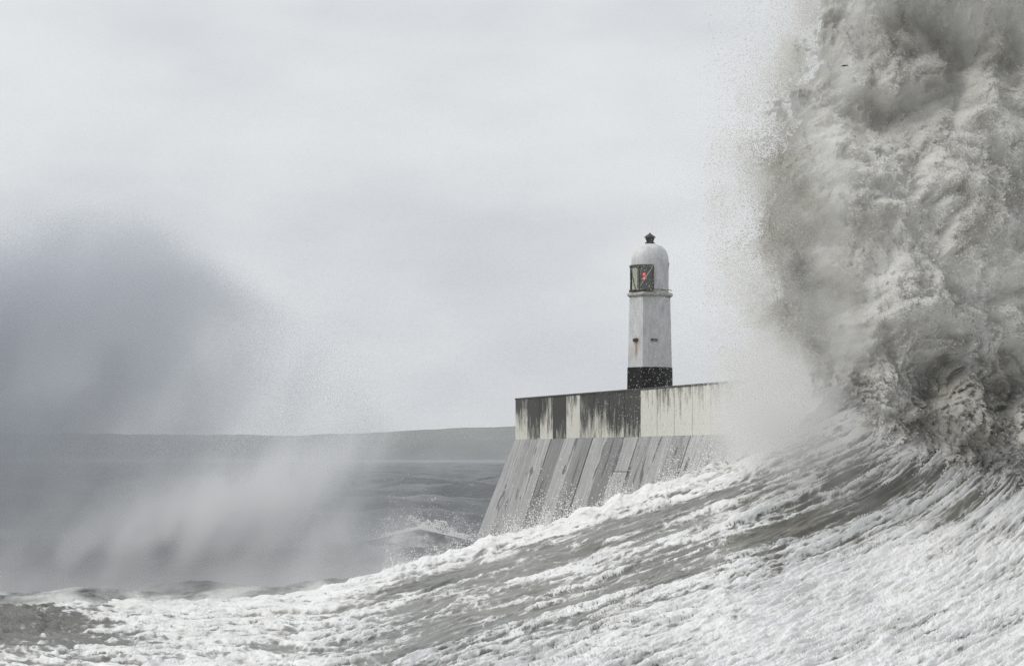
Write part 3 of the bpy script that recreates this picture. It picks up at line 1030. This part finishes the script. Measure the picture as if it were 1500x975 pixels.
def point_cloud(name, pts, radii, mat, label, cat, sand_shade=None):
    me = bpy.data.meshes.new(name)
    me.vertices.add(len(pts))
    me.vertices.foreach_set('co', np.ascontiguousarray(pts, np.float32).ravel())
    me.attributes.new('rad', 'FLOAT', 'POINT').data.foreach_set('value', np.ascontiguousarray(radii, np.float32))
    if sand_shade is not None:
        me.attributes.new('sand_shade', 'FLOAT', 'POINT').data.foreach_set('value', np.ascontiguousarray(sand_shade, np.float32))
    o = bpy.data.objects.new(name, me)
    COL.objects.link(o)
    me.materials.append(mat)
    ng = bpy.data.node_groups.new(name, 'GeometryNodeTree')
    ng.interface.new_socket('Geometry', in_out='INPUT', socket_type='NodeSocketGeometry')
    ng.interface.new_socket('Geometry', in_out='OUTPUT', socket_type='NodeSocketGeometry')
    gi, go = ng.nodes.new('NodeGroupInput'), ng.nodes.new('NodeGroupOutput')
    mp_ = ng.nodes.new('GeometryNodeMeshToPoints')
    na = ng.nodes.new('GeometryNodeInputNamedAttribute'); na.data_type = 'FLOAT'; na.inputs[0].default_value = 'rad'
    sm = ng.nodes.new('GeometryNodeSetMaterial'); sm.inputs['Material'].default_value = mat
    ng.links.new(gi.outputs[0], mp_.inputs['Mesh'])
    ng.links.new(na.outputs[0], mp_.inputs['Radius'])
    ng.links.new(mp_.outputs[0], sm.inputs[0])
    ng.links.new(sm.outputs[0], go.inputs[0])
    md = o.modifiers.new('points', 'NODES'); md.node_group = ng
    o['kind'] = 'stuff'
    tag(o, label, cat)
    return o


DROP, *_ = spray_material('spray_drops', trans=0.45)


def droplets():
    pts, rads = [], []
    # on and just ahead of the curtain
    n = 2400000
    px = rng.uniform(1040, 1760, n); py = rng.uniform(-200, 735, n)
    e = edge_x(py) + 20 * fbm2(px / 60, py / 60, 4, 471)
    inside = px - e
    left = np.exp(np.minimum(inside - 26, 0) / 44)
    wisp = np.clip(0.55 + 1.1 * fbm2((px - .35 * py) / 46, (py + .6 * px) / 90, 4, 493, .6) + .5 * fbm2(px / 11, py / 11, 3, 495, .6), 0.04, 1.6)
    clump = np.clip(0.5 + 0.9 * fbm2(px / 16, py / 16, 4, 491, .6), 0.03, 1) * lerp(1, 0.55, sstep(420, 600, py))
    keep = rng.random(n) < np.where(inside > 30, clump * .62, left * np.clip(wisp, .12, 1.5) * 1.1) * (1 - sstep(-35, 32, py - foot_y(px) - 25 * fbm2((px + .6 * py) / 15, (py - .3 * px) / 60, 4, 481, .6)))
    px, py, inside = px[keep], py[keep], inside[keep]
    Yb = plume_base_Y(px, py)
    f = curtain(px, py) - 3.0 * (1 - sstep(0, 90, inside))
    off = rng.exponential(lerp(0.22, 0.07, sstep(380, 560, py)), len(px)) - 0.03
    loose = np.clip(-(inside - 26) / 50 + 0.35, 0, 1)
    Y = curtain_Y(px, py, f) - off
    Y = np.where(rng.random(len(px)) < loose, Yb + 3 + rng.normal(0, 1.8, len(px)), Y)
    pts.append(np.stack([wx(px, Yb), Y, wz(py, Yb)], -1))
    rads.append((0.008 + 0.008 * rng.exponential(1.0, len(px)).clip(0, 4)) * lerp(0.78, 1.2, sstep(380, 540, py)))
    sand_shade0 = sandy_shade(px, py)
    # thin drift of drops ahead of the curtain, over the pier and the lighthouse
    n = 90000
    px = 1170 + rng.normal(0, 45, n) - rng.exponential(50, n); py = rng.normal(470, 190, n)
    keep = (px > 860) & (py < 690 + 0 * px) & (py < crest_y(px) + 4)
    px, py = px[keep], py[keep]
    Y = rng.uniform(105, 116, len(px))
    pts.append(np.stack([wx(px, Y), Y, wz(py, Y)], -1))
    rads.append(rng.uniform(0.004, 0.013, len(px)))
    # splash along the crest in front of the slabs
    n = 26000
    px = rng.uniform(560, 1120, n)
    lift = rng.exponential(14, n) * (0.5 + 1.2 * np.clip(fbm2(px / 40, px * 0, 3, 501) + .4, 0, 1.4)) * (0.6 + 1.3 * sstep(950, 1100, px) + .7 * np.exp(-((px - 800) / 60) ** 2))
    py = crest_y(px) + 6 - lift
    Y = crest_Y(px) + rng.uniform(-1, 3, n)
    pts.append(np.stack([wx(px, Y), Y, wz(py, Y)], -1))
    rads.append(0.005 + 0.006 * rng.exponential(1.0, n).clip(0, 3))
    # burst of the wave against the pier head
    n = 14000
    px = rng.normal(632, 38, n)
    q = rng.exponential(1, n)
    cl_ = np.clip(0.5 + 1.5 * fbm2(px / 22, q * 1.3, 3, 515), 0, 1.6)
    py = 774 - 9 * q * cl_ + np.abs(px - 615) * 0.22
    Y = rng.normal(174, 2.0, n)
    pts.append(np.stack([wx(px, Y), Y, wz(py, Y)], -1))
    rads.append(0.007 + 0.007 * rng.exponential(1.0, n).clip(0, 3))
    # scattered specks blown back over the sea
    n = 1200
    px = rng.normal(380, 130, n); py = rng.normal(600, 70, n)
    Y = rng.uniform(95, 130, n)
    pts.append(np.stack([wx(px, Y), Y, wz(py, Y)], -1))
    rads.append(rng.uniform(0.006, 0.014, n))
    P_ = np.concatenate(pts); r_ = np.concatenate(rads)
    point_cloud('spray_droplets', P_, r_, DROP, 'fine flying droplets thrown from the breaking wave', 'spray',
                np.concatenate([sand_shade0, np.zeros(len(P_) - len(sand_shade0))]))


droplets()


# ------------------------------------------------------------------ drifting mist (volume grid)
def volume_ob(name, lo, hi, res, dens, mat, label, cat):
    """dens: array (nx, ny, nz); the vertices carry the density, geometry nodes turn it into a fog volume."""
    nx, ny, nz = res
    d = np.ascontiguousarray(dens.transpose(2, 1, 0), np.float32).ravel()      # x fastest
    me = bpy.data.meshes.new(name)
    me.vertices.add(d.size)
    me.attributes.new('dens', 'FLOAT', 'POINT').data.foreach_set('value', d)
    o = bpy.data.objects.new(name, me)
    COL.objects.link(o)
    me.materials.append(mat)
    ng = bpy.data.node_groups.new(name, 'GeometryNodeTree')
    ng.interface.new_socket('Geometry', in_out='INPUT', socket_type='NodeSocketGeometry')
    ng.interface.new_socket('Geometry', in_out='OUTPUT', socket_type='NodeSocketGeometry')
    gi, go = ng.nodes.new('NodeGroupInput'), ng.nodes.new('NodeGroupOutput')
    vc = ng.nodes.new('GeometryNodeVolumeCube')
    vc.inputs['Min'].default_value = lo; vc.inputs['Max'].default_value = hi
    for ax, k in zip('XYZ', res):
        vc.inputs['Resolution ' + ax].default_value = k
    na = ng.nodes.new('GeometryNodeInputNamedAttribute'); na.data_type = 'FLOAT'; na.inputs[0].default_value = 'dens'
    pos = ng.nodes.new('GeometryNodeInputPosition')
    spx = ng.nodes.new('ShaderNodeSeparateXYZ'); ng.links.new(pos.outputs[0], spx.inputs[0])

    def mth(op, a, b_):
        n = ng.nodes.new('ShaderNodeMath'); n.operation = op
        for i, v in enumerate((a, b_)):
            if v is None:
                continue
            if isinstance(v, (int, float)):
                n.inputs[i].default_value = v
            else:
                ng.links.new(v, n.inputs[i])
        return n.outputs[0]
    ids = []
    for k in range(3):
        v = mth('MULTIPLY', mth('SUBTRACT', spx.outputs[k], float(lo[k])), (res[k] - 1) / (hi[k] - lo[k]))
        v = mth('MINIMUM', mth('MAXIMUM', mth('ROUND', v, None), 0.0), float(res[k] - 1))
        ids.append(v)
    idx = mth('ADD', ids[0], mth('MULTIPLY', mth('ADD', ids[1], mth('MULTIPLY', ids[2], float(ny))), float(nx)))
    f2i = ng.nodes.new('FunctionNodeFloatToInt'); f2i.rounding_mode = 'ROUND'; ng.links.new(idx, f2i.inputs[0])
    si = ng.nodes.new('GeometryNodeSampleIndex'); si.data_type = 'FLOAT'; si.domain = 'POINT'
    ng.links.new(gi.outputs[0], si.inputs['Geometry'])
    ng.links.new(na.outputs[0], si.inputs['Value'])
    ng.links.new(f2i.outputs[0], si.inputs['Index'])
    ng.links.new(si.outputs[0], vc.inputs['Density'])
    sm = ng.nodes.new('GeometryNodeSetMaterial'); sm.inputs['Material'].default_value = mat
    ng.links.new(vc.outputs[0], sm.inputs[0])
    ng.links.new(sm.outputs[0], go.inputs[0])
    md = o.modifiers.new('fog', 'NODES'); md.node_group = ng
    o['kind'] = 'stuff'
    tag(o, label, cat)
    return o


def vol_mat(name, col, mult, aniso=0.0):
    m, t, b, o = new_mat(name)
    t.nodes.remove(b)
    pv = N(t, 'ShaderNodeVolumePrincipled', inp={'Color': (*col, 1), 'Density': mult, 'Anisotropy': aniso})
    pv.inputs['Density Attribute'].default_value = 'density'
    t.links.new(pv.outputs[0], o.inputs['Volume'])
    return m


def mist():
    lo, hi = (-46.0, 119.0, -1.5), (1.0, 150.0, 24.0)
    res = (150, 24, 86)
    xs, ys, zs_ = (np.linspace(lo[k], hi[k], res[k]) for k in range(3))
    Xg, Yg, Zg = np.meshgrid(xs, ys, zs_, indexing='ij')
    px = 750 + Xg / 134.0 * F
    py = HORIZON - (Zg - EYE) / 134.0 * F
    w1 = fbm3(Xg / 7, Yg / 12, Zg / 7, 4, 601)
    q1, q2 = Xg * .5 + Zg * .87, -Xg * .87 + Zg * .5      # wisps lean up to the right
    w2 = fbm3(q1 / 7.5 + 4, Yg / 8, q2 / 3.0, 4, 611)
    # spray bank at the left; its shade lies in the volume colour
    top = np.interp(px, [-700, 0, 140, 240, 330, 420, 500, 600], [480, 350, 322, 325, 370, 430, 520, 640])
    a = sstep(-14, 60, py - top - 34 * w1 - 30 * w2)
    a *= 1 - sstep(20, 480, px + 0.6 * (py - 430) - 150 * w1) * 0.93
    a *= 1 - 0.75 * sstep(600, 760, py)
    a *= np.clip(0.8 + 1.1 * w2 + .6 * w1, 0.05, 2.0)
    # pale puff beside it
    p_ = np.exp(-(((px - 330) / 130) ** 2 + ((py - 560) / 90) ** 2)) * np.clip(.5 + w2, 0, 1.5)
    w3 = fbm3(q1 / 5.5, Yg / 7, q2 / 1.7, 4, 621, .6)
    # low white drift over the sea
    dline = (py - 880) + 0.30 * (px - 0)
    l = np.exp(-(((px - 290) / 235) ** 2 + ((py - 805) / 85) ** 2)) * np.clip(.6 + .8 * w1 + 1.2 * w3, 0, 2.4)
    streak = np.exp(-(((py - (850 - 0.42 * (px - 60))) / 46) ** 2)) * sstep(-80, 160, px) * (1 - sstep(380, 600, px)) * np.clip(.5 + .6 * w2 + 1.2 * w3, 0, 2.0)
    l2 = np.exp(-((py - 868) / 34) ** 2) * (1 - sstep(560, 720, px))
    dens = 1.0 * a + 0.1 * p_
    drift = 0.5 * l + 0.8 * streak + 1.7 * l2 + 0.12 * p_
    ed = sstep(0, 3, Xg - lo[0]) * sstep(0, 3, hi[0] - Xg) * sstep(0, 5, Yg - lo[1]) * sstep(0, 8, hi[1] - Yg) * sstep(0, 3, hi[2] - Zg)
    dens = dens * ed
    lo2, hi2 = (lo[0] + .13, lo[1] - .31, lo[2] - .21), (hi[0] + .17, hi[1] - .29, hi[2] - .23)
    volume_ob('white_spindrift', lo2, hi2, res, drift * ed + 0.0014, vol_mat('white_spindrift', (0.985, 0.985, 0.985), 0.28), 'low white spindrift blowing off the wave over the sea', 'mist')
    volume_ob('sea_mist', lo, hi, res, dens + 0.0014, vol_mat('shade_grey_mist', (0.645, 0.67, 0.708), 0.20), 'drifting bank of blown sea spray hiding the bay at the left', 'mist')  # the bank's shade is put into this grey colour


mist()


def edge_mist():
    lo, hi = (4.5, 97.0, 0.0), (28.0, 119.0, 33.0)
    res = (84, 26, 116)
    xs, ys, zs_ = (np.linspace(lo[k], hi[k], res[k]) for k in range(3))
    Xg, Yg, Zg = np.meshgrid(xs, ys, zs_, indexing='ij')
    px = 750 + Xg / 110.0 * F
    py = HORIZON - (Zg - EYE) / 110.0 * F
    w1 = fbm3(Xg / 2.2, Yg / 3, Zg / 2.2, 4, 701)
    inside = px - edge_x(py) - 40 * w1
    d = 0.38 * np.exp(np.minimum(inside + 10, 0) / 42) * (1 - sstep(30, 110, inside)) * np.clip(.4 + 2.0 * w1, 0, 2)
    d += 2.0 * np.exp(-(((px - 1112) / 44) ** 2 + ((py - 615) / 72) ** 2))
    d += 0.10 * sstep(-40, 60, inside) * (1 - 0.75 * sstep(430, 580, py)) * (1 - sstep(620, 690, py)) * np.clip(.8 + 1.3 * w1, 0, 2)
    d *= np.clip(.8 + .7 * w1, .1, 1.6)
    ed = sstep(0, 2, Xg - lo[0]) * sstep(0, 1.5, hi[0] - Xg) * sstep(0, 4, Yg - lo[1]) * sstep(0, 4, hi[1] - Yg) * sstep(0, 3, hi[2] - Zg)
    volume_ob('spray_mist', lo, hi, res, d * ed + 0.0014, vol_mat('spray_mist_water', (0.88, 0.875, 0.86), 0.22), 'soft pale mist along the edge of the towering spray', 'mist')


edge_mist()

# ------------------------------------------------------------------ haze: one closed box of air
bm = bmesh.new()
bmesh.ops.create_cube(bm, size=1)
for v in bm.verts:
    v.co = Vector((v.co.x * 15000, 3500 + v.co.y * 7600, 23.5 + v.co.z * 57.0))
hz, t, b, o_ = new_mat('sea_air')
t.nodes.remove(b)
pv = N(t, 'ShaderNodeVolumePrincipled', inp={'Color': (0.96, 0.97, 0.98, 1), 'Density': 0.00012, 'Anisotropy': 0.2})
t.links.new(pv.outputs[0], o_.inputs['Volume'])
haze = bm_ob('haze', bm, hz)
tag(haze, 'grey sea haze fading the distant headland', 'haze', kind='stuff')
